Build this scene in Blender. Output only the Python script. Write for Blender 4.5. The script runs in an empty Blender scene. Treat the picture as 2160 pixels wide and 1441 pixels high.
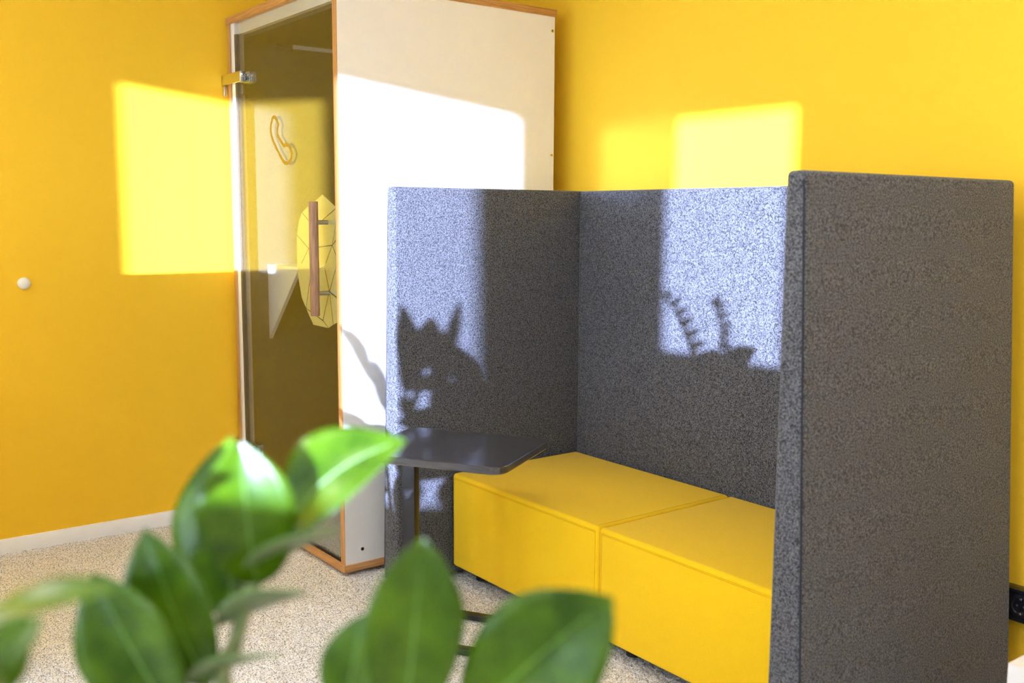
import bpy, bmesh, math, random
from mathutils import Vector, Matrix
import numpy as np

# ------------------------------------------------------------------ camera, sky, sun, exposure
sc = bpy.context.scene
COL = sc.collection
IW, IH, FPX = 2160, 1441, 2114.3
CAM_H = 1.357
_y, _p, _r = (math.radians(a) for a in (52.9535, 7.1269, 0.2776))
FWD = Vector((-math.sin(_y)*math.cos(_p), math.cos(_y)*math.cos(_p), -math.sin(_p)))
_rt = Vector((math.cos(_y), math.sin(_y), 0)); _up = _rt.cross(FWD)
RGT = _rt*math.cos(_r) + _up*math.sin(_r); UPV = -_rt*math.sin(_r) + _up*math.cos(_r)
cd = bpy.data.cameras.new('camera'); cam = bpy.data.objects.new('camera', cd); COL.objects.link(cam)
cd.sensor_fit = 'HORIZONTAL'; cd.sensor_width = 36; cd.lens = 36*FPX/IW; cd.clip_start = .02
M = Matrix((RGT, UPV, -FWD)).transposed().to_4x4(); M.translation = Vector((0, 0, CAM_H))
cam.matrix_world = M
cd.dof.use_dof = True; cd.dof.focus_distance = 3.3; cd.dof.aperture_fstop = 3.0
sc.camera = cam
CO = Vector((0, 0, CAM_H))

SUN = Vector((-.657, 1, -.1135)).normalized()
wd = bpy.data.worlds.new('sky'); sc.world = wd; wd.use_nodes = True
bg = wd.node_tree.nodes['Background']; bg.inputs[0].default_value = (.66, .80, 1, 1); bg.inputs[1].default_value = 9.0
sl = bpy.data.lights.new('sun', 'SUN'); so = bpy.data.objects.new('sun', sl); COL.objects.link(so)
sl.energy = 16; sl.color = (.87, 1.0, 1.6); sl.angle = math.radians(.55)
so.rotation_euler = SUN.to_track_quat('-Z', 'Y').to_euler(); so.location = (3, -6, 3)
FILL = 9.5   # strength of the fill panels added on the ceiling
vs = sc.view_settings
vs.view_transform = 'Standard'; vs.look = 'None'; vs.gamma = 1; vs.use_curve_mapping = False; vs.exposure = 0.75
sc.cycles.use_denoising = True; sc.cycles.denoising_prefilter = 'FAST'
sc.cycles.max_bounces = 8; sc.cycles.diffuse_bounces = 5; sc.cycles.glossy_bounces = 4; sc.cycles.transparent_max_bounces = 12
sc.cycles.use_adaptive_sampling = True; sc.cycles.adaptive_threshold = .045
sc.cycles.blur_glossy = 0.0; sc.cycles.sample_clamp_indirect = 0; sc.cycles.use_guiding = True

# ------------------------------------------------------------------ helpers
def ray(px, py): return FWD + RGT*((px-IW/2)/FPX) - UPV*((py-IH/2)/FPX)
def at(px, py, d): return CO + ray(px, py)*d
def hit(px, py, ax, val):
    d = ray(px, py); return CO + d*((val-CO[ax])/d[ax])

def mat(name, col=(.8,.8,.8), rough=.5, metal=0, spec=.5, **kw):
    m = bpy.data.materials.new(name); m.use_nodes = True
    b = m.node_tree.nodes['Principled BSDF']
    b.inputs['Base Color'].default_value = (*col, 1); b.inputs['Roughness'].default_value = rough
    b.inputs['Metallic'].default_value = metal; b.inputs['Specular IOR Level'].default_value = spec
    for k, v in kw.items(): b.inputs[k.replace('_', ' ')].default_value = v
    return m
def N(m, t, **kw):
    n = m.node_tree.nodes.new(t)
    for k, v in kw.items():
        if hasattr(n, k): setattr(n, k, v)
        else: n.inputs[k.replace('_', ' ')].default_value = v
    return n
def L(m, a, b): m.node_tree.links.new(a, b)
def P(m): return m.node_tree.nodes['Principled BSDF']
def noise_col(m, scale, c0, c1, lo=.35, hi=.65, detail=2, stretch=(1,1,1), bump=0, dist=.002, rough=.6):
    tc = N(m, 'ShaderNodeTexCoord'); mp = N(m, 'ShaderNodeMapping'); mp.inputs['Scale'].default_value = stretch
    L(m, tc.outputs['Object'], mp.inputs['Vector'])
    nz = N(m, 'ShaderNodeTexNoise'); nz.inputs['Scale'].default_value = scale; nz.inputs['Detail'].default_value = detail; nz.inputs['Roughness'].default_value = rough
    L(m, mp.outputs[0], nz.inputs['Vector'])
    if c0 is not None:
        cr = N(m, 'ShaderNodeValToRGB'); cr.color_ramp.elements[0].position = lo; cr.color_ramp.elements[1].position = hi
        cr.color_ramp.elements[0].color = (*c0, 1); cr.color_ramp.elements[1].color = (*c1, 1)
        L(m, nz.outputs['Fac'], cr.inputs[0]); L(m, cr.outputs[0], P(m).inputs['Base Color'])
    if bump:
        bp = N(m, 'ShaderNodeBump'); bp.inputs['Strength'].default_value = bump; bp.inputs['Distance'].default_value = dist
        L(m, nz.outputs['Fac'], bp.inputs['Height']); L(m, bp.outputs[0], P(m).inputs['Normal'])
    return m

MT = {}
MT['yellow_wall'] = noise_col(mat('yellow_wall', (.88,.55,.034), .6, spec=.08), 130, None, None, bump=.25, dist=.002, detail=3)
MT['yellow_wall'].node_tree.nodes['Principled BSDF'].inputs['Base Color'].default_value = (.88,.55,.034,1)
MT['white_wall'] = mat('white_wall', (.82,.81,.79), .6, spec=.3)
MT['ceiling'] = mat('ceiling', (.85,.85,.84), .8, spec=.2)
MT['trim'] = mat('trim', (.92,.93,.96), .4)
MT['carpet'] = noise_col(mat('carpet', (.5,.45,.4), .95, spec=.1), 210, (.20,.185,.17), (.88,.86,.84), .35, .55, detail=3, bump=.6, dist=.004)
MT['felt'] = noise_col(mat('felt', (.1,.1,.12), .95, spec=.1, Sheen_Weight=.15), 235, (.012,.0125,.015), (.172,.179,.198), .37, .68, detail=3, rough=.7)
MT['felt_dark'] = noise_col(mat('felt_dark', (.05,.05,.05), .95, spec=.1), 300, (.05,.046,.040), (.16,.15,.13), .34, .70, detail=3)
MT['seam_dark'] = mat('seam_dark', (.03,.033,.045), .9, spec=.1)
MT['yellow_fabric'] = noise_col(mat('yellow_fabric', (.8,.5,.01), .85, spec=.15, Sheen_Weight=.1), 700, (.76,.48,.004), (.88,.57,.008), .3, .7, detail=2, bump=.15, dist=.001)
MT['yellow_seam'] = mat('yellow_seam', (.66,.40,.004), .9, spec=.1)
MT['laminate'] = mat('laminate', (.80,.79,.77), .2, spec=1.0)
MT['white_lacquer'] = mat('white_lacquer', (.80,.80,.78), .35)
MT['film'] = mat('film', (.68,.62,.26), .5, spec=.3)
MT['film_line'] = mat('film_line', (.40,.235,.010), .5, spec=.3)
def oak(name, st, c0=(.36,.16,.05), c1=(.62,.33,.12)):
    return noise_col(mat(name, (.55,.3,.12), .45, spec=.4), 1.0, c0, c1, .3, .7, detail=4, stretch=st)
MT['oak_x'] = oak('oak_x', (7, 120, 160)); MT['oak_y'] = oak('oak_y', (120, 7, 160)); MT['oak_z'] = oak('oak_z', (120, 160, 6))
MT['walnut_z'] = oak('walnut_z', (160, 160, 9), (.20,.10,.055), (.42,.25,.15))
MT['chrome'] = mat('chrome', (.72,.72,.72), .14, 1)
MT['steel'] = mat('steel', (.45,.45,.46), .3, 1)
MT['alu_dark'] = mat('alu_dark', (.12,.12,.13), .4, .6)
MT['black_wood'] = noise_col(mat('black_wood', (.02,.02,.025), .3, spec=.6, Coat_Weight=1.0, Coat_Roughness=.09), 1, (.010,.010,.013), (.045,.045,.055), .3, .7, detail=5, stretch=(10, 160, 160), bump=.05, dist=.001)
MT['black_metal'] = mat('black_metal', (.012,.012,.016), .38, spec=.5)
MT['black_plastic'] = mat('black_plastic', (.012,.012,.018), .25, spec=.5)
MT['black_matte'] = mat('black_matte', (.015,.015,.017), .8, spec=.2)
MT['leaf_top'] = noise_col(mat('leaf_top', (.05,.17,.02), .25, spec=.28), 22, (.022,.066,.002), (.080,.175,.003), .3, .75, detail=2)
MT['leaf_under'] = mat('leaf_under', (.17,.24,.10), .5, spec=.3)
MT['midrib'] = mat('midrib', (.14,.30,.05), .4)
MT['stem'] = noise_col(mat('stem', (.2,.28,.1), .45), 60, (.12,.20,.06), (.30,.34,.16), .3, .7)
MT['soil'] = noise_col(mat('soil', (.03,.02,.015), .95), 90, (.012,.009,.007), (.06,.04,.028), bump=.8, dist=.01)
MT['pot_white'] = mat('pot_white', (.72,.72,.72), .5)
MT['cabinet'] = mat('cabinet', (.70,.69,.67), .5)
MT['rubber'] = mat('rubber', (.01,.01,.01), .7)
def glass(name, tint=(1,1,1)):
    m = bpy.data.materials.new(name); m.use_nodes = True; nt = m.node_tree; nt.nodes.remove(P(m))
    out = nt.nodes['Material Output']
    tr = N(m, 'ShaderNodeBsdfTransparent'); tr.inputs[0].default_value = (*tint, 1)
    gl = N(m, 'ShaderNodeBsdfGlossy'); gl.inputs['Roughness'].default_value = 0.0
    lw = N(m, 'ShaderNodeLayerWeight'); lw.inputs['Blend'].default_value = .5
    pw = N(m, 'ShaderNodeMath', operation='POWER'); pw.inputs[1].default_value = 5; L(m, lw.outputs['Facing'], pw.inputs[0])
    ma = N(m, 'ShaderNodeMath', operation='MULTIPLY_ADD'); ma.inputs[1].default_value = .91; ma.inputs[2].default_value = .085; L(m, pw.outputs[0], ma.inputs[0])
    mx = N(m, 'ShaderNodeMixShader'); L(m, ma.outputs[0], mx.inputs[0]); L(m, tr.outputs[0], mx.inputs[1]); L(m, gl.outputs[0], mx.inputs[2])
    L(m, mx.outputs[0], out.inputs[0]); return m
MT['door_glass'] = glass('door_glass', (.93,.95,.94)); MT['window_glass'] = glass('window_glass', (.98,.99,.99))

def link(name, me, m=None, parent=None, smooth=False):
    o = bpy.data.objects.new(name, me); COL.objects.link(o)
    if m:
        for k in (m if isinstance(m, (list, tuple)) else [m]): me.materials.append(MT[k])
    if parent: o.parent = parent
    if smooth:
        for f in me.polygons: f.use_smooth = True
    return o
def from_bm(name, bm, m, parent=None, smooth=False, wn=False):
    me = bpy.data.meshes.new(name); bmesh.ops.recalc_face_normals(bm, faces=bm.faces[:]); bm.to_mesh(me); bm.free()
    return link(name, me, m, parent, smooth)
def auto_smooth(o, ang=40):
    me = o.data
    for f in me.polygons: f.use_smooth = True
    b = bmesh.new(); b.from_mesh(me)
    for e in b.edges:
        e.smooth = not (len(e.link_faces) == 2 and e.calc_face_angle() > math.radians(ang))
    b.to_mesh(me); b.free(); return o
HEX = [(0,1,3,2),(4,6,7,5),(0,4,5,1),(2,3,7,6),(0,2,6,4),(1,5,7,3)]
def hexa_bm(bm, pts):
    v = [bm.verts.new(p) for p in pts]
    for f in HEX: bm.faces.new([v[i] for i in f])
    return v
def box_pts(a, b): return [(x, y, z) for x in (a[0], b[0]) for y in (a[1], b[1]) for z in (a[2], b[2])]
def box(name, a, b, m, parent=None, bev=0, seg=2):
    bm = bmesh.new(); hexa_bm(bm, box_pts(a, b))
    bmesh.ops.recalc_face_normals(bm, faces=bm.faces[:])
    if bev: bmesh.ops.bevel(bm, geom=bm.edges[:], offset=bev, segments=seg, profile=.5, affect='EDGES')
    o = from_bm(name, bm, m, parent)
    if bev: auto_smooth(o, 50)
    return o
def boxes(name, lst, m, parent=None):
    bm = bmesh.new()
    for a, b in lst: hexa_bm(bm, box_pts(a, b))
    return from_bm(name, bm, m, parent)
def tube_bm(bm, pts, rad, n=8, cap=True):
    pts = [Vector(p) for p in pts]; rings = []
    for i, p in enumerate(pts):
        t = (pts[min(i+1, len(pts)-1)] - pts[max(i-1, 0)]).normalized()
        a = t.orthogonal().normalized() if i == 0 else (prev - t*prev.dot(t)).normalized()
        prev = a; b = t.cross(a); r = rad[i] if isinstance(rad, (list, tuple)) else rad
        rings.append([bm.verts.new(p + (a*math.cos(2*math.pi*k/n) + b*math.sin(2*math.pi*k/n))*r) for k in range(n)])
    for i in range(len(rings)-1):
        for k in range(n): bm.faces.new((rings[i][k], rings[i][(k+1)%n], rings[i+1][(k+1)%n], rings[i+1][k]))
    if cap: bm.faces.new(rings[0][::-1]); bm.faces.new(rings[-1])
def tube(name, pts, rad, m, parent=None, n=8):
    bm = bmesh.new(); tube_bm(bm, pts, rad, n); o = from_bm(name, bm, m, parent); return auto_smooth(o, 50)
def prism(name, poly, axis, a, b, m, parent=None):
    """extrude a 2-D polygon along axis from a to b; poly holds the other two coordinates"""
    def mk(p, t):
        q = list(p); q.insert(axis, t); return q
    bm = bmesh.new(); A = [bm.verts.new(mk(p, a)) for p in poly]; B = [bm.verts.new(mk(p, b)) for p in poly]; n = len(poly)
    bm.faces.new(A); bm.faces.new(B[::-1])
    for i in range(n): bm.faces.new((A[i], B[i], B[(i+1)%n], A[(i+1)%n]))
    return from_bm(name, bm, m, parent)
def empty(name, loc, label, cat, group=None, rz=0):
    o = bpy.data.objects.new(name, None); COL.objects.link(o); o.location = loc; o.rotation_euler.z = rz
    o.empty_display_size = .1; tag(o, label, cat, group); return o
def tag(o, label, cat, group=None):
    o['label'] = label; o['category'] = cat
    if group: o['group'] = group
    return o
def keep(o, root):
    """parent o (built in world coordinates) to a root empty, leaving it where it is"""
    o.parent = root; o.matrix_parent_inverse = Matrix.LocRotScale(root.location, root.rotation_euler, None).inverted(); return o
def struct(o, label=None, cat=None):
    o['kind'] = 'structure'
    if label: o['label'] = label
    if cat: o['category'] = cat
    return o

# ------------------------------------------------------------------ room
XL, XR, YB, YF, ZC = -4.35, 4.0, 2.80, -3.0, 2.78
TH = .2
struct(box('floor', (XL-TH, YF-TH, -.1), (XR+TH, YB+TH, -.012), 'carpet'), 'beige grey loop pile carpet floor', 'floor')
struct(box('ceiling', (XL-TH, YF-TH, ZC), (XR+TH, YB+TH, ZC+.1), 'ceiling'), 'plain white office ceiling', 'ceiling')
struct(box('wall_left', (XL-TH, YF-TH, -.012), (XL, YB+TH, ZC), 'yellow_wall'), 'yellow wall with white baseboard beside the phone booth', 'wall')
struct(box('wall_back', (XL, YB, -.012), (XR+TH, YB+TH, ZC), 'yellow_wall'), 'yellow wall behind the booth and the grey sofa', 'wall')
struct(box('wall_right', (XR, YF-TH, -.012), (XR+TH, YB, ZC), 'white_wall'), 'white wall opposite the phone booth', 'wall')
# front wall with windows; a window's opening is given by its place along the sun's slant
wins = [(-4.88,-4.295), (-3.54,-2.955), (-2.20,-1.615), (-.86,-.275), (1.9,2.485)]  # first and last are added, out of view, for more ambient light
wx = [(a+.016+.657*3.0, b-.038+.657*(3.0+TH)) for a, b in wins]   # the reveal of the thick wall cuts the slanting sun
SILL, HEAD = .82, 2.05+.1135*(3.0+TH)-.014
lst = []; x0 = XL-TH
for a, b in wx:
    lst.append(((x0, YF-TH, -.012), (a, YF, ZC))); x0 = b
    lst.append(((a, YF-TH, -.012), (b, YF, SILL))); lst.append(((a, YF-TH, HEAD), (b, YF, ZC)))
lst.append(((x0, YF-TH, -.012), (XR, YF, ZC)))
struct(boxes('wall_front', lst, 'white_wall'), 'white window wall facing the sun', 'wall')
for i, (a, b) in enumerate(wx):
    y = YF-.10; f = .0001
    w = struct(boxes('window_%d' % (i+1), [((a, y-.03, SILL), (a+.012, y+.03, HEAD)), ((b-.012, y-.03, SILL), (b, y+.03, HEAD)),
        ((a+.012, y-.03, SILL), (b-.012, y+.03, SILL+.04)), ((a+.012, y-.03, HEAD-.012), (b-.012, y+.03, HEAD))], 'white_lacquer'), 'narrow white framed window', 'window')
    box('pane', (a+.012, y-.004, SILL+.04), (b-.012, y+.004, HEAD-.012), 'window_glass', w)
    box('window_sill', (a-.02, YF-.07, SILL-.025), (b+.02, YF+.03, SILL), 'white_lacquer', w)
struct(box('baseboard_left', (XL, YF, -.012), (XL+.012, 1.66, .057), 'trim', bev=.002), 'white painted baseboard along the yellow wall', 'baseboard')
struct(box('baseboard_back', (XL+.02, YB-.012, -.012), (XR, YB, .057), 'trim', bev=.002), 'white painted baseboard behind the sofa', 'baseboard')

# FILL panels added on the ceiling, out of view, to brighten the room
pm = bpy.data.materials.new('fill_panel'); pm.use_nodes = True; b_ = pm.node_tree.nodes['Principled BSDF']
b_.inputs['Base Color'].default_value = (.8,.8,.8,1); b_.inputs['Emission Color'].default_value = (1,.93,.84,1); b_.inputs['Emission Strength'].default_value = FILL
MT['fill_panel'] = pm
for lx, ly, lab in ((-3.3, -.75, 'added unseen fill panel nearest the yellow wall'), (-1.4, -.75, 'added unseen fill panel over the tall planters'), (.5, -.75, 'added unseen fill panel over the added cabinet'), (2.4, -.75, 'added unseen fill panel by the white wall'), (-1.3, 1.0, 'added unseen fill panel over the sofa front'), (-.1, 1.7, 'added unseen fill panel beside the sofa end'), (2.5, 1.0, 'added unseen fill panel far from the sofa')):
    e = empty('fill_light', (lx, ly, ZC), lab, 'ceiling light', 'added fill panels in a row')
    boxes('frame', [((-.31,-.31,-.03),(.31,-.295,-.0005)), ((-.31,.295,-.03),(.31,.31,-.0005)), ((-.31,-.295,-.03),(-.295,.295,-.0005)), ((.295,-.295,-.03),(.31,.295,-.0005))], 'white_lacquer', e)
    box('diffuser', (-.295,-.295,-.025), (.295,.295,-.012), 'fill_panel', e)

# carpet pile: an uneven tufted surface where the floor is in view
rng = np.random.default_rng(4)
def carpet():
    xa, xb, ya, yb, st = -4.34, -1.0, .35, 2.2, .0062
    nx, ny = int((xb-xa)/st), int((yb-ya)/st)
    X, Y = np.meshgrid(np.linspace(xa, xb, nx), np.linspace(ya, yb, ny), indexing='ij')
    X = X + rng.uniform(-.42, .42, X.shape)*st; Y = Y + rng.uniform(-.42, .42, X.shape)*st
    lo = rng.normal(0, 1, (nx//6+2, ny//6+2)); lo = np.kron(lo, np.ones((6,6)))[:nx, :ny]
    Z = rng.uniform(-.009, -.0015, X.shape) + np.clip(lo, -1.5, 1.5)*.0008
    V = np.stack([X, Y, Z], -1).reshape(-1, 3)
    idx = np.arange(nx*ny).reshape(nx, ny)
    Q = np.stack([idx[:-1,:-1], idx[1:,:-1], idx[1:,1:], idx[:-1,1:]], -1).reshape(-1, 4)
    me = bpy.data.meshes.new('carpet_pile'); me.vertices.add(len(V)); me.vertices.foreach_set('co', V.ravel())
    me.loops.add(Q.size); me.loops.foreach_set('vertex_index', Q.ravel().astype(np.int32))
    me.polygons.add(len(Q)); me.polygons.foreach_set('loop_start', np.arange(0, Q.size, 4, dtype=np.int32))
    me.update(calc_edges=True); me.validate()
    o = link('carpet_pile', me, 'carpet', None, True)
    o['kind'] = 'stuff'; o['label'] = 'short tufted beige grey pile of the carpet'; o['category'] = 'carpet'
carpet()

# ------------------------------------------------------------------ phone booth
XB0, XB1, YB0, YB1, ZT = -4.3206, -3.2933, 1.701, 2.7102, 2.2
SL = .0289; G = .012
booth = empty('phone_booth', ((XB0+XB1)/2, (YB0+YB1)/2, 0), 'white phone booth with oak edges and glass door', 'booth')
K = lambda o: keep(o, booth)
K(box('top_slab', (XB0, YB0, ZT-SL), (XB1, YB1, ZT), 'oak_y', bev=.0015))
K(box('front_top_edging', (XB0, YB0-.002, ZT-SL), (XB1-.0005, YB0+.0005, ZT), 'oak_x'))
K(box('bottom_slab', (XB0, YB0, G), (XB1, YB1, G+SL), 'oak_y', bev=.0015))
K(box('front_bottom_edging', (XB0, YB0-.002, G), (XB1-.0005, YB0+.0005, G+SL), 'oak_x'))
sideR = K(box('side_panel', (XB1-.036, YB0+.004, G+SL), (XB1-.004, YB1-.008, ZT-SL), 'laminate'))
K(box('edge_band', (XB1-.036, YB0+.002, G+SL), (XB1-.0045, YB0+.004, ZT-SL), 'oak_z'))
K(box('side_panel', (XB0+.008, YB0+.004, G+SL), (XB0+.032, YB1-.008, ZT-SL), 'laminate'))
K(box('edge_band', (XB0+.008, YB0+.002, G+SL), (XB0+.036, YB0+.004, ZT-SL), 'oak_z'))
K(box('back_panel', (XB0+.032, YB1-.034, G+SL), (XB1-.036, YB1-.008, ZT-SL), 'laminate'))
xi0, xi1 = XB0+.032, XB1-.036
yi1 = YB1-.034
K(box('wall_lining', (xi0, YB0+.05, G+SL), (xi0+.012, yi1, 2.11), 'felt_dark', bev=.002))
K(box('wall_lining', (xi1-.012, YB0+.05, G+SL), (xi1, yi1, 2.11), 'felt_dark', bev=.002))
K(box('wall_lining', (xi0+.012, yi1-.012, G+SL), (xi1-.012, yi1, 2.11), 'felt_dark', bev=.002))
K(box('ceiling_lining', (xi0, YB0+.05, 2.11), (xi1, yi1, 2.13), 'felt_dark'))
K(box('floor_lining', (xi0, YB0+.03, G+SL), (xi1, yi1, G+SL+.006), 'carpet'))
K(box('header_rail', (xi0, YB0+.026, 2.125), (xi1, YB0+.048, ZT-SL), 'white_lacquer'))
K(box('door_jamb', (xi0+.004, YB0+.006, G+SL), (xi0+.040, YB0+.05, ZT-SL), 'white_lacquer', bev=.001))
K(box('light_strip', (xi0+.013, 1.99, 2.094), (xi0+.028, yi1-.02, 2.110), 'white_lacquer'))
K(box('vent_cover', (xi0+.013, 1.905, 2.094), (xi0+.03, 1.975, 2.110), 'alu_dark'))
GY = YB0+.008
door = K(box('glass_door', (xi0+.046, GY, G+SL+.012), (xi1-.004, GY+.010, ZT-SL-.004), 'door_glass'))
def D(o): o.parent = door; o.matrix_parent_inverse = Matrix.Identity(4); return o
D(box('door_seal', (xi0+.040, GY-.001, G+SL+.012), (xi0+.066, GY+.011, 2.122), 'alu_dark'))
D(box('bottom_seal', (xi0+.066, GY+.001, G+SL), (xi1-.004, GY+.009, G+SL+.0118), 'black_matte'))
# hinge clamps
for zc in (1.936, .325):
    h = K(box('hinge', (-4.346, GY-.026, zc-.022), (-4.135, GY-.0015, zc+.022), 'chrome', bev=.001))
    h2 = K(box('hinge_clamp', (-4.27, GY+.0115, zc-.022), (-4.125, GY+.030, zc+.022), 'chrome', bev=.001))
    K(box('hinge_knuckle', (-4.344, GY-.020, zc-.066), (-4.331, GY-.004, zc-.0225), 'chrome', bev=.001))
    K(box('hinge_knuckle', (-4.240, GY+.0115, zc-.066), (-4.205, GY+.028, zc-.0225), 'steel', bev=.001))
# handle
hx = -3.406
D(tube('handle', [(hx, GY-.056, .985), (hx, GY-.056, .988), (hx, GY-.056, 1.404), (hx, GY-.056, 1.407)], [.0165, .0175, .0175, .0165], 'walnut_z', None, 20))
for z in (1.331, 1.068):
    D(tube('standoff', [(hx, GY-.045, z), (hx, GY+.0005, z)], .0085, 'steel', None, 16))
# frosted film of cut facets on the glass
def cp(c, ox, oy, s): # crop pixel -> point on the outer glass face
    return hit(ox+c[0]/s, oy+c[1]/s, 1, GY+.0102)
V = dict(V0=(585,40),V1=(710,155),V2=(520,100),V3=(390,215),V4=(342,430),V5=(347,785),V6=(430,1130),V7=(500,1290),V8=(645,1320),V9=(735,1265),
  R1=(735,160),Rb=(735,215),R2=(735,455),R3=(735,670),R4=(735,672),R5=(735,1040),I1=(455,560),I2=(678,530),I3=(605,735),I4=(652,970),I5=(590,1245),J1=(475,320),I7=(540,330),J3=(476,790),MM=(690,1290),
  Va=(440,165),Vb=(362,290),Vc=(388,1030),Vd=(342,620))
FC = [['V0','V1','R1','I7','V2'],['V2','I7','J1','V3','Va'],['V3','J1','I1','V4','Vb'],['V4','I1','V5','Vd'],['I7','R1','Rb','I2','I1','J1'],['Rb','R2','I2'],['I2','R2','R3'],
  ['I2','R3','I4','I3'],['I1','I2','I3','J3'],['V5','I1','J3','V6','Vc'],['J3','I3','I4','I5','V6'],['V6','I5','V8','V7'],['I5','I4','MM','V8'],['I4','R4','R5'],['I4','R5','V9','MM']]
def film(name, pts3, m, parent, t=.0006):
    bm = bmesh.new(); f0 = [bm.verts.new((p.x, GY+.0102, p.z)) for p in pts3]; f1 = [bm.verts.new((p.x, GY+.0102+t, p.z)) for p in pts3]; n = len(pts3)
    bm.faces.new(f0); bm.faces.new(f1[::-1])
    for i in range(n): bm.faces.new((f0[i], f0[(i+1)%n], f1[(i+1)%n], f1[i]))
    return from_bm(name, bm, m, parent)
for fc in FC:
    pts = [cp(V[k], 550, 400, 4.506) for k in fc]
    c = sum(pts, Vector())/len(pts); out = []
    n = len(pts)
    for i in range(n): # inset each facet by a fixed gap
        a, b, d = pts[i-1], pts[i], pts[(i+1)%n]
        e1 = (b-a); e2 = (d-b); n1 = Vector((-e1.z, 0, e1.x)).normalized(); n2 = Vector((-e2.z, 0, e2.x)).normalized()
        if n1.dot(c-b) < 0: n1 = -n1
        if n2.dot(c-b) < 0: n2 = -n2
        k = (n1+n2).normalized(); q = max(.5, k.dot(n1)); out.append(b + k*(.0022/q))
    o = film('film_facet', out, 'film', None); o.parent = door
# telephone receiver outline
ph = [(394,37),(408,42),(420,70),(428,95),(421,125),(422,152),(438,182),(458,214),(467,206),(478,205),(490,214),(502,240),(511,268),(506,300),(497,325),(480,340),(462,338),(446,318),(420,270),(400,228),(384,190),(374,150),(372,120),(376,85),(384,50)]
po = [hit(440+c[0]/2.882, 230+c[1]/2.882, 1, GY-.0005) for c in ph]
def outline(pts, w):
    n = len(pts); inn = []
    ar = sum(pts[i].x*pts[(i+1)%n].z - pts[(i+1)%n].x*pts[i].z for i in range(n)); s = 1 if ar > 0 else -1
    for i in range(n):
        e1 = (pts[i]-pts[i-1]).normalized(); e2 = (pts[(i+1)%n]-pts[i]).normalized()
        n1 = Vector((-e1.z, 0, e1.x))*s; n2 = Vector((-e2.z, 0, e2.x))*s; k = (n1+n2).normalized(); inn.append(pts[i] + k*(w/max(.75, k.dot(n1))))
    return inn
pin = outline(po, .0135)
bm = bmesh.new(); n = len(po); t = .0006
ra = [[bm.verts.new((p.x, y, p.z)) for p in pp] for pp in (po, pin) for y in (GY-.0002-t, GY-.0002)]
for i in range(n):
    j = (i+1) % n
    bm.faces.new((ra[0][i], ra[0][j], ra[2][j], ra[2][i])); bm.faces.new((ra[1][i], ra[3][i], ra[3][j], ra[1][j]))
    bm.faces.new((ra[0][i], ra[1][i], ra[1][j], ra[0][j])); bm.faces.new((ra[2][i], ra[2][j], ra[3][j], ra[3][i]))
o = from_bm('phone_sign', bm, 'film_line'); o.parent = door; o['label'] = 'outline of a telephone receiver on the glass'
# folded white wall desk inside
xf = xi0+.012
desk = K(box('wall_desk', (xf, 1.845, 1.120), (xf+.315, 2.36, 1.136), 'white_lacquer', bev=.001))
q = prism('desk_bracket', [(xf+.0005, .80), (xf+.0005, 1.1195), (xf+.312, 1.1195)], 1, 1.846, 1.862, 'white_lacquer'); q.parent = desk
for (y, z) in ((2.688, 2.114), (2.689, 1.611), (2.689, 1.10), (2.689, .60), (1.776, .094)):
    s = K(tube('screw', [(XB1-.0042, y, z), (XB1-.0005, y, z)], .0068, 'chrome', None, 14))
    b = tube('screw_socket', [(XB1-.0008, y, z), (XB1-.0002, y, z)], .0032, 'black_matte', None, 6); b.parent = s
for x in (XB0+.12, XB1-.06):
    for y in (YB0+.10, YB1-.12): K(tube('foot', [(x, y, .0005), (x, y, G+.0005)], .03, 'rubber', None, 16))
for o in list(booth.children):
    for ch in o.children: ch.matrix_parent_inverse = o.matrix_world.inverted() if False else Matrix.Identity(4)

# ------------------------------------------------------------------ high-back sofa
XS0, XS1, YS0, YS1, ZS = -3.0586, -1.3968, 1.793, 2.6401, 1.458
sofa = empty('sofa', ((XS0+XS1)/2, 2.25, 0), 'high-back sofa with grey felt screens and two yellow seat blocks', 'sofa')
S = lambda o: keep(o, sofa)
T0, T1 = .05, .103   # thickness at the top and at the bottom: inner faces upright, outer faces leaning in
zb = .012
def wedge(name, pts, bev=.010):
    bm = bmesh.new(); hexa_bm(bm, pts); bmesh.ops.recalc_face_normals(bm, faces=bm.faces[:])
    bmesh.ops.bevel(bm, geom=bm.edges[:], offset=bev, segments=4, profile=.5, affect='EDGES')
    return S(auto_smooth(from_bm(name, bm, 'felt'), 60))
def side(xin, sgn):
    # outer back edge follows the leaning back panel so the corner closes
    xo0, xo1 = xin+sgn*T0, xin+sgn*T1
    yt, yb_ = YS1+T0, YS1+T1
    if sgn < 0: return [(xo1, YS0, zb), (xo0, YS0, ZS), (xo1, yb_, zb), (xo0, yt, ZS), (xin, YS0, zb), (xin, YS0, ZS), (xin, yb_, zb), (xin, yt, ZS)]
    return [(xin, YS0, zb), (xin, YS0, ZS), (xin, yb_, zb), (xin, yt, ZS), (xo1, YS0, zb), (xo0, YS0, ZS), (xo1, yb_, zb), (xo0, yt, ZS)]
wedge('side_screen', side(XS0, -1)); wedge('side_screen', side(XS1, 1), .012)
wedge('back_screen', [(XS0+.0005, YS1, zb), (XS0+.0005, YS1, ZS-.001), (XS0+.0005, YS1+T1, zb), (XS0+.0005, YS1+T0, ZS-.001), (XS1-.0005, YS1, zb), (XS1-.0005, YS1, ZS-.001), (XS1-.0005, YS1+T1, zb), (XS1-.0005, YS1+T0, ZS-.001)])
# stitched seams along the outer front edges of the side screens
for xin, s in ((XS0, -1), (XS1, 1)):
    e = .0045
    S(tube('stitched_seam', [(xin+s*(T1-.003), YS0+e-.002, .06), (xin+s*(T0-.003), YS0+e-.002, ZS-.02)], .0022, 'seam_dark', None, 6))
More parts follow.
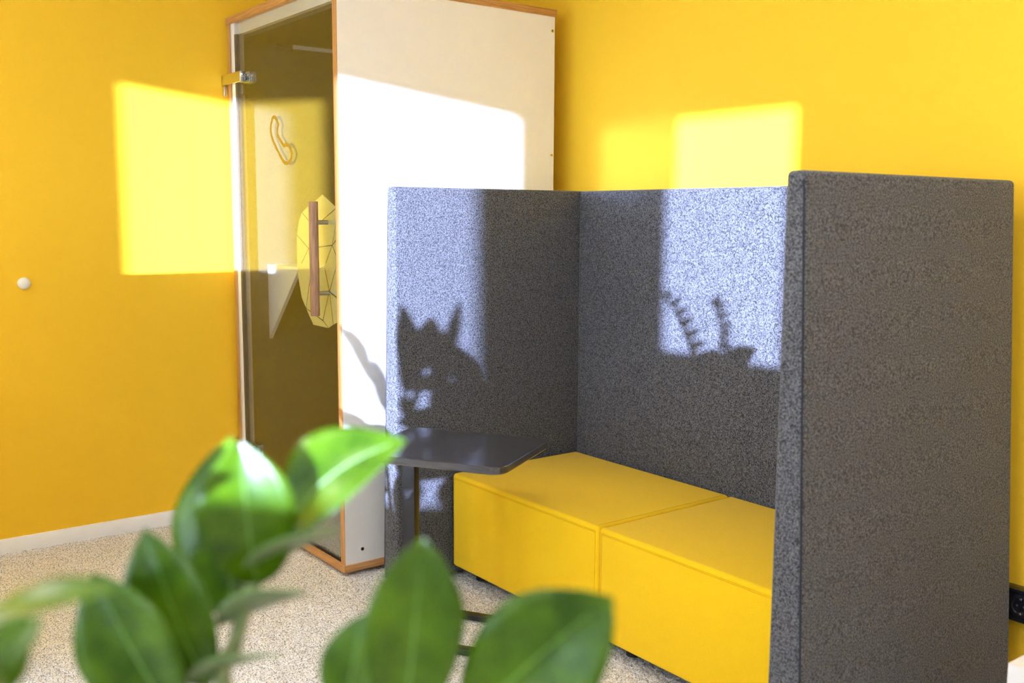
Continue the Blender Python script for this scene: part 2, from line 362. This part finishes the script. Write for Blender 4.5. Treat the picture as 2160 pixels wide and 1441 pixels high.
# seat blocks
XQ0, XQM, YQ0, YQ1, ZQ, ZF = -3.046, -2.2316, 2.0231, 2.6305, .405, .048
def seat(xa, xb):
    bm = bmesh.new(); hexa_bm(bm, box_pts((xa, YQ0, ZF), (xb, YQ1, ZQ)))
    bmesh.ops.recalc_face_normals(bm, faces=bm.faces[:])
    bmesh.ops.bevel(bm, geom=bm.edges[:], offset=.013, segments=5, profile=.5, affect='EDGES')
    o = S(auto_smooth(from_bm('seat_block', bm, 'yellow_fabric'), 60))
    def sub(nm, pts, r=.0008):
        q = tube(nm, pts, r, 'yellow_seam', None, 6); q.parent = o
    e = .0003
    for d in (.0150, .0195): # twin stitch lines along the top front edge
        sub('stitch_line', [(xa+.015, YQ0-e, ZQ-d), (xb-.015, YQ0-e, ZQ-d)])
    for x, s in ((xa, 1), (xb, -1)):
        sub('stitch_line', [(x+s*.0135, YQ0+.016, ZQ+e), (x+s*.0135, YQ1-.016, ZQ+e)])
        sub('stitch_line', [(x+s*.0135, YQ0-e, ZF+.02), (x+s*.0135, YQ0-e, ZQ-.016)])
    for fx in (xa+.08, xb-.08):
        for fy in (YQ0+.08, YQ1-.08): S(tube('foot', [(fx, fy, .0005), (fx, fy, ZF+.001)], .022, 'rubber', None, 14))
seat(XQ0, XQM-.0015); seat(XQM+.0015, XS1-.008)
S(box('base_plate', (XQ0+.03, YQ0+.03, ZF-.014), (XS1-.03, YQ1-.02, ZF+.002), 'black_matte'))

# ------------------------------------------------------------------ black side table
TU = Vector((.857, .515, 0)).normalized(); TV = Vector((-TU.y, TU.x, 0)); trz = math.atan2(TU.y, TU.x)
tc = TU*-1.322 + TV*2.795
table = empty('side_table', (tc.x, tc.y, 0), 'black side table with rounded top standing at the sofa', 'table', rz=trz)
def rounded_rect(hx, hy, r, seg=6):
    out = []
    for cx, cy, a0 in ((hx-r, hy-r, 0), (-hx+r, hy-r, 90), (-hx+r, -hy+r, 180), (hx-r, -hy+r, 270)):
        for k in range(seg+1):
            a = math.radians(a0+90*k/seg); out.append((cx+r*math.cos(a), cy+r*math.sin(a)))
    return out
zt = .640
bm = bmesh.new()
prof = [(.004, zt-.024), (0, zt-.020), (0, zt-.002), (.002, zt)]
rings = []
for ins, z in prof: rings.append([bm.verts.new((x, y, z)) for x, y in rounded_rect(.252-ins, .206-ins, .045-ins*.5)])
n = len(rings[0])
for a, b in zip(rings, rings[1:]):
    for i in range(n): bm.faces.new((a[i], a[(i+1)%n], b[(i+1)%n], b[i]))
bm.faces.new(rings[0][::-1]); bm.faces.new(rings[-1])
auto_smooth(from_bm('table_top', bm, 'black_wood', table), 35)
cu, cv = -1.488+1.322, 2.82-2.795
box('column', (cu-.024, cv-.018, .020), (cu+.022, cv+.016, zt-.030), 'black_metal', table, .0015)
box('mounting_plate', (cu-.06, cv-.09, zt-.030), (cu+.16, cv+.09, zt-.024), 'black_metal', table)
for v in (2.972, 2.717):
    box('floor_bar', (-1.535+1.322, v-2.795-.015, .002), (-1.0+1.322, v-2.795+.015, .020), 'black_metal', table, .0012)
box('cross_bar', (cu-.024, 2.733-2.795, .002), (cu+.022, 2.956-2.795, .0195), 'black_metal', table, .001)

# ------------------------------------------------------------------ wall fittings
# white knob on the left wall
kp = hit(50, 598, 0, XL)
bm = bmesh.new(); prof = [(.024,0),(.0245,.004),(.0235,.010),(.020,.016),(.014,.020),(.007,.022)]; seg = 24; rr = []
for r, h in prof: rr.append([bm.verts.new((XL+.0003+h, kp.y+r*math.cos(2*math.pi*k/seg), kp.z+r*math.sin(2*math.pi*k/seg))) for k in range(seg)])
for a, b in zip(rr, rr[1:]):
    for k in range(seg): bm.faces.new((a[k], a[(k+1)%seg], b[(k+1)%seg], b[k]))
bm.faces.new(rr[0][::-1]); bm.faces.new(rr[-1])
tag(auto_smooth(from_bm('wall_knob', bm, 'white_lacquer'), 60), 'small round white knob on the yellow wall', 'knob')
# black cable duct with sockets
duct = empty('cable_duct', (-.4, YB, .28), 'black cable duct with sockets low on the yellow wall', 'cable duct')
K2 = lambda o: keep(o, duct)
dy0 = YB-.046
K2(box('duct_body', (-1.75, dy0+.004, .236), (1.5, YB-.0005, .326), 'black_plastic', bev=.002))
K2(box('duct_lip', (-1.75, dy0, .318), (1.5, dy0+.006, .327), 'black_plastic', bev=.0012))
K2(box('duct_lip', (-1.75, dy0, .235), (1.5, dy0+.006, .244), 'black_plastic', bev=.0012))
def socket(x, z):
    bm = bmesh.new(); seg = 32; rr = []
    for r, d in ((.034, -.001), (.0335, -.0035), (.0235, -.0035), (.0215, -.001), (.0212, .0035)):
        rr.append([bm.verts.new((x+r*math.cos(2*math.pi*k/seg), dy0+.004+d, z+r*math.sin(2*math.pi*k/seg))) for k in range(seg)])
    for a, b in zip(rr, rr[1:]):
        for k in range(seg): bm.faces.new((a[k], a[(k+1)%seg], b[(k+1)%seg], b[k]))
    s = K2(auto_smooth(from_bm('socket', bm, 'black_plastic'), 40))
    for dx in (-.0095, .0095):
        q = tube('pin_hole', [(x+dx, dy0+.0038, z), (x+dx, dy0+.0032, z)], .003, 'steel', None, 10); q.parent = s
    for dz in (.021, -.021):
        q = box('earth_clip', (x-.004, dy0-.001, z+dz-.003), (x+.004, dy0+.004, z+dz+.003), 'chrome', None, .001); q.parent = s
for x in (-1.288, -1.21, -1.13, -.75, -.67): socket(x, .281)
# white box with a dark recessed top
bc = hit(2127, 1399, 2, .45)
pb = empty('storage_pedestal', (bc.x+.2, bc.y+.25, 0), 'white pedestal with dark recessed top beside the sofa', 'pedestal')
K3 = lambda o: keep(o, pb)
bx, by = bc.x, bc.y
K3(boxes('pedestal_body', [((bx, by, 0), (bx+.42, by+.022, .45)), ((bx, by+.478, 0), (bx+.42, by+.5, .45)), ((bx, by+.022, 0), (bx+.022, by+.478, .45)), ((bx+.398, by+.022, 0), (bx+.42, by+.478, .45))], 'pot_white'))
K3(box('recessed_top', (bx+.022, by+.022, .40), (bx+.398, by+.478, .436), 'alu_dark'))

# ------------------------------------------------------------------ plants
def leaf(parent, base, tip, width, nrm, arch=.12, fold=.18, droop=0, curl=.0, bend=0, nt=14, ns=8, rib=True, peak=.45):
    base, tip, nrm = Vector(base), Vector(tip), Vector(nrm)
    ax = tip-base; Ln = ax.length; ax.normalize(); nrm = (nrm-ax*nrm.dot(ax)).normalized(); sd = ax.cross(nrm)
    def c(t): return base + ax*(Ln*t) + nrm*(arch*Ln*4*t*(1-t)*(1-.35*t) - droop*Ln*t**3) + sd*(bend*Ln*4*t*(1-t))
    def w(t):
        a = (t/peak) if t < peak else (1-t)/(1-peak)
        return width/2*(math.sin(a*math.pi/2)**(.62 if t < peak else .80)) if 0 < t < 1 else 0.0006
    rows = []
    for i in range(nt+1):
        t = i/nt; ww = max(w(t), .0006)
        rows.append([(c(t) + sd*(s*ww) + nrm*(abs(s)**1.3*fold*ww - curl*s*s*ww)) for s in [-1+2*j/ns for j in range(ns+1)]])
    verts = []; faces = []; mi = []
    th = .0009
    for k, off in ((0, th/2), (1, -th/2)):
        for r in rows:
            for v in r: verts.append(v + nrm*off)
    R_, C_ = nt+1, ns+1
    id = lambda k, i, j: k*R_*C_ + i*C_ + j
    for i in range(nt):
        for j in range(ns):
            faces.append((id(0,i,j), id(0,i,j+1), id(0,i+1,j+1), id(0,i+1,j))); mi.append(0)
            faces.append((id(1,i,j), id(1,i+1,j), id(1,i+1,j+1), id(1,i,j+1))); mi.append(1)
        for j in (0, ns):
            q = (id(0,i,j), id(0,i+1,j), id(1,i+1,j), id(1,i,j)); faces.append(q if j == 0 else q[::-1]); mi.append(2)
    me = bpy.data.meshes.new('leaf'); me.from_pydata(verts, [], faces); me.polygons.foreach_set('material_index', mi)
    o = link('leaf', me, ['leaf_top', 'leaf_under', 'midrib'], None, True); keep(o, parent)
    if rib:
        q = tube('midrib', [c(t/10) + nrm*.0004 for t in range(1, 10)], [.0012*(1.1-t/10) for t in range(1, 10)], 'midrib', None, 6)
        q.parent = o
    return o
CAMV = lambda x, y, z: RGT*x + UPV*y - FWD*z     # direction from camera-facing components
def planter(name, cx, cy, hw, ztop, label):
    e = empty(name, (cx, cy, 0), label, 'planter'); kk = lambda o: keep(o, e)
    a, b = (cx-hw, cy-hw), (cx+hw, cy+hw); t = .02
    kk(boxes('planter_body', [((a[0], a[1], 0), (b[0], a[1]+t, ztop)), ((a[0], b[1]-t, 0), (b[0], b[1], ztop)), ((a[0], a[1]+t, 0), (a[0]+t, b[1]-t, ztop)), ((b[0]-t, a[1]+t, 0), (b[0], b[1]-t, ztop)), ((a[0]+t, a[1]+t, 0), (b[0]-t, b[1]-t, .03))], 'pot_white'))
    s = kk(box('soil', (a[0]+t+.0005, a[1]+t+.0005, ztop-.12), (b[0]-t-.0005, b[1]-t-.0005, ztop-.004), 'soil')); return e
# foreground plant
pcx, pcy, pzt = -.62, .36, .74
planter('tall_planter', pcx, pcy, .20, pzt, 'tall white square planter under the foreground plant')
plant = empty('potted_plant', (pcx, pcy, pzt-.004), 'glossy green leafy plant blurred in the foreground', 'plant')
def stem(pts, r0, r1, parent=plant):
    n = 10; P_ = []
    pts = [Vector(p) for p in pts]
    for i in range(n+1):
        t = i/n*(len(pts)-1); k = min(int(t), len(pts)-2); f = t-k
        p0, p1, p2, p3 = pts[max(k-1,0)], pts[k], pts[k+1], pts[min(k+2, len(pts)-1)]
        P_.append(.5*((2*p1)+(p2-p0)*f+(2*p0-5*p1+4*p2-p3)*f*f+(3*p1-p0-3*p2+p3)*f**3))
    q = tube('stem', P_, [r0+(r1-r0)*i/n for i in range(n+1)], 'stem', None, 10); keep(q, parent); return q
soilz = pzt-.0035
dA = .80
stem([(pcx-.05, pcy-.06, soilz), at(470, 1480, .80), at(492, 1370, .80), at(520, 1275, .80), at(548, 1195, .80), at(612, 1115, .80)], .0085, .004)
stem([(pcx+.02, pcy+.02, soilz), at(860, 1640, .74), at(868, 1500, .74), at(875, 1420, .74)], .008, .005)
stem([(pcx-.08, pcy-.09, soilz), at(60, 1600, .62), at(-20, 1420, .60), at(-40, 1320, .58)], .008, .004)
LV = [
 # base px, tip px, depth base, depth tip, width px, normal(camera), arch, fold, peak
((500,1315),(486,922),.835,.86,250,(-.45,.25,1),.06,.22,.52),      # tall dark leaf behind
 ((545,1235),(508,932),.80,.765,205,(.10,.45,1),.14,.22,.62),        # broad sunlit leaf
 ((604,1128),(856,930),.80,.80,225,(-.30,.70,.75),.10,.26,.42,-.09),  # sunlit leaf pointing right
 ((515,1222),(714,1116),.80,.74,130,(-.25,1,-.34),.06,.10,.55),      # edge-on leaf
 ((460,1322),(648,1250),.80,.75,130,(-.12,1,-.50),.07,.15,.6),       # edge-on leaf, pale underside
 ((440,1450),(306,1116),.80,.80,205,(-.30,.20,1),.05,.26,.50),       # dark leaf
 ((375,1520),(196,1208),.78,.78,225,(-.35,.30,1),.05,.24,.52),
 ((400,1440),(594,1384),.80,.76,120,(-.1,1,-.42),.07,.1,.5),
 ((-60,1318),(250,1241),.58,.56,120,(-.15,1,.42),.06,.15,.5),        # left leaf, sunlit
 ((-60,1440),(88,1305),.60,.62,120,(-.1,.6,.8),.05,.15,.5),
 ((-40,1475),(62,1375),.60,.62,70,(.6,.7,.2),.05,.15,.5),
 ((852,1530),(892,1134),.74,.72,205,(.15,.30,1),.10,.20,.62),        # right group
 ((985,1530),(1292,1260),.74,.72,262,(.30,.45,.85),.08,.20,.58,-.03),
 ((735,1530),(770,1294),.74,.73,150,(-.45,.25,.9),.06,.24,.50),
]
for b, t, d0, d1, w, nm, ar, fo, pk, *bd in LV:
    leaf(plant, at(*b, d0), at(*t, d1), w*(d0+d1)/2/FPX, CAMV(*nm), ar, fo, peak=pk, bend=(bd[0] if bd else 0))
    
# second plant: out of frame, its shadow falls on the booth and the left screen
YP = -.12
def sp(A, B, dy=0): y = YP+dy; return Vector((A-.657*y, y, B-.1135*y))
c2 = sp(-1.86, .5)
planter('tall_planter', c2.x, YP, .20, .44, 'tall white square planter by the window wall cabinet')
plant2 = empty('potted_plant', (c2.x, YP, .436), 'broad leaved green plant in tall planter out in the sun', 'plant')
stem([(c2.x, YP, .4365), sp(-1.84, .85), sp(-1.80, 1.0)], .012, .008, plant2)
stem([(c2.x-.05, YP, .4365), sp(-2.0, .8), sp(-2.10, .95), sp(-2.178, 1.15)], .012, .007, plant2)
stem([(c2.x-.05, YP, .4365), sp(-1.98, .75), sp(-2.07, .85), sp(-2.09, 1.02)], .01, .006, plant2)
for (A0, B0, A1, B1, w, dy) in [(-1.83,.93,-1.862,1.255,.065,0), (-1.86,1.10,-1.853,.92,.035,.02), (-1.80,1.02,-1.782,1.215,.075,.03), (-1.77,1.02,-1.752,1.165,.07,.03), (-1.745,1.03,-1.700,1.285,.036,-.04), (-1.755,1.13,-1.650,.94,.085,.02),
      (-1.765,1.09,-1.758,.85,.055,0), (-1.87,.962,-1.66,.962,.05,.04), (-1.70,1.00,-1.645,.84,.10,.02), (-1.88,.83,-1.56,.84,.11,-.02), (-1.765,.96,-1.715,.81,.085,.05), (-1.86,.93,-1.855,.84,.03,.02),
      (-1.90,.68,-1.60,.70,.18,.0), (-1.9,.70,-2.08,.76,.13,.03), (-1.98,.70,-2.24,.68,.18,.0), (-1.95,.56,-2.24,.54,.16,.0), (-2.09,1.03,-2.05,.80,.045,.02), (-2.16,1.14,-2.10,.98,.04,.02), (-2.10,.74,-2.20,.84,.05,.02),
      (-1.87,.48,-1.855,.66,.09,.03), (-1.70,.47,-1.69,.66,.13,.0), (-1.625,.48,-1.62,.68,.08,.02)]:
    leaf(plant2, sp(A0, B0, dy), sp(A1, B1, dy+.02), w, -SUN + Vector((.1, 0, .25)), .04, .15, nt=10, ns=6)
# third plant and an unseen cabinet added at the window to block low sun
def sq(A, B, y): return Vector((A-.657*y, y, B-.1135*y))
yc = -1.55
cA, cB = sq(-1.02, 1.15, yc), sq(-.16, 1.15, yc)
cab = empty('blocker', ((cA.x+cB.x)/2, yc, 0), 'white sideboard added out of view to cut the low sun', 'blocker')
box('cabinet_body', (-(cB.x-cA.x)/2, -.2, .04), ((cB.x-cA.x)/2, .2, cA.z-.02), 'cabinet', cab, .003); box('cabinet_top', (-(cB.x-cA.x)/2-.005, -.205, cA.z-.02), ((cB.x-cA.x)/2+.005, .205, cA.z), 'oak_x', cab, .002)
box('plinth', (-(cB.x-cA.x)/2+.03, -.17, 0), ((cB.x-cA.x)/2-.03, .17, .04), 'black_matte', cab)
for s in (-1, 1): 
    d = box('cabinet_door', (s*.215-.205, .2, .06), (s*.215+.205, .218, cA.z-.03), 'cabinet', cab, .002); k = box('door_handle', (s*.03-.006, .218, .8), (s*.03+.006, .235, .95), 'steel', d, .002)
# third plant, just left of the view: its upright stems throw the toothed shadows on the back screen
YN = -.12
f0 = sq(-.62, .7, YN)
planter('tall_planter', f0.x-.05, YN-.05, .16, .74, 'tall white square planter under the upright slender plant')
fern = empty('potted_plant', (f0.x-.05, YN-.05, .736), 'slender upright plant with paired leaves next to the foreground plant', 'plant')
def frond(pts, l0, l1, thick):
    pts = [sq(a, b, YN) for a, b in pts]; n = 22; C = []
    for i in range(n+1):
        t = i/n*(len(pts)-1); k = min(int(t), len(pts)-2); C.append(pts[k].lerp(pts[k+1], t-k))
    keep(tube('stem', C, [thick*(1-.55*i/n) for i in range(n+1)], 'stem', None, 8), fern)
    for i in range(9, n+1, 2):
        d = (C[i]-C[i-1]).normalized(); sdv = Vector((1, 0, 0)); l = l0+(l1-l0)*(i-6)/(n-6)
        leaf(fern, C[i], C[i]+(sdv+d*.55).normalized()*l, l*.42, (.5, -.8, .35), .05, .1, nt=8, ns=4, rib=False)
        leaf(fern, C[i], C[i]+(Vector((-.25, .9, 0))+d*.5).normalized()*l*.8, l*.42, (.5, -.8, .35), .05, .1, nt=8, ns=4, rib=False)
frond([(-.60,.7235), (-.61,.95), (-.66,1.12), (-.70,1.19), (-.745,1.265), (-.79,1.33), (-.855,1.38)], .085, .05, .014)
frond([(-.66,.7235), (-.65,1.0), (-.61,1.14), (-.572,1.21), (-.565,1.27), (-.59,1.33), (-.618,1.37)], .06, .055, .009)
# unseen cabinet added so that its long top edge shades the left wall
xo = -3.45; ztop = 1.107+.1135*((xo+4.35)/.657)
tcab = empty('shade_cabinet', (xo+.15, -.35, 0), 'unseen white cabinet added to shade the yellow wall', 'cabinet')
box('cabinet_body', (-.15, -.9, .04), (.15, .76, ztop-.02), 'cabinet', tcab, .003); box('cabinet_top', (-.15, -.905, ztop-.02), (.15, .765, ztop), 'cabinet', tcab, .002); box('plinth', (-.12, -.87, 0), (.12, .73, .04), 'black_matte', tcab)
for k in range(4):
    y0 = -.9+k*.415
    d = box('cabinet_door', (.15, y0+.003, .06), (.168, y0+.412, ztop-.03), 'cabinet', tcab, .002); box('door_handle', (.168, y0+.36, .7), (.185, y0+.372, .85), 'steel', d, .002)
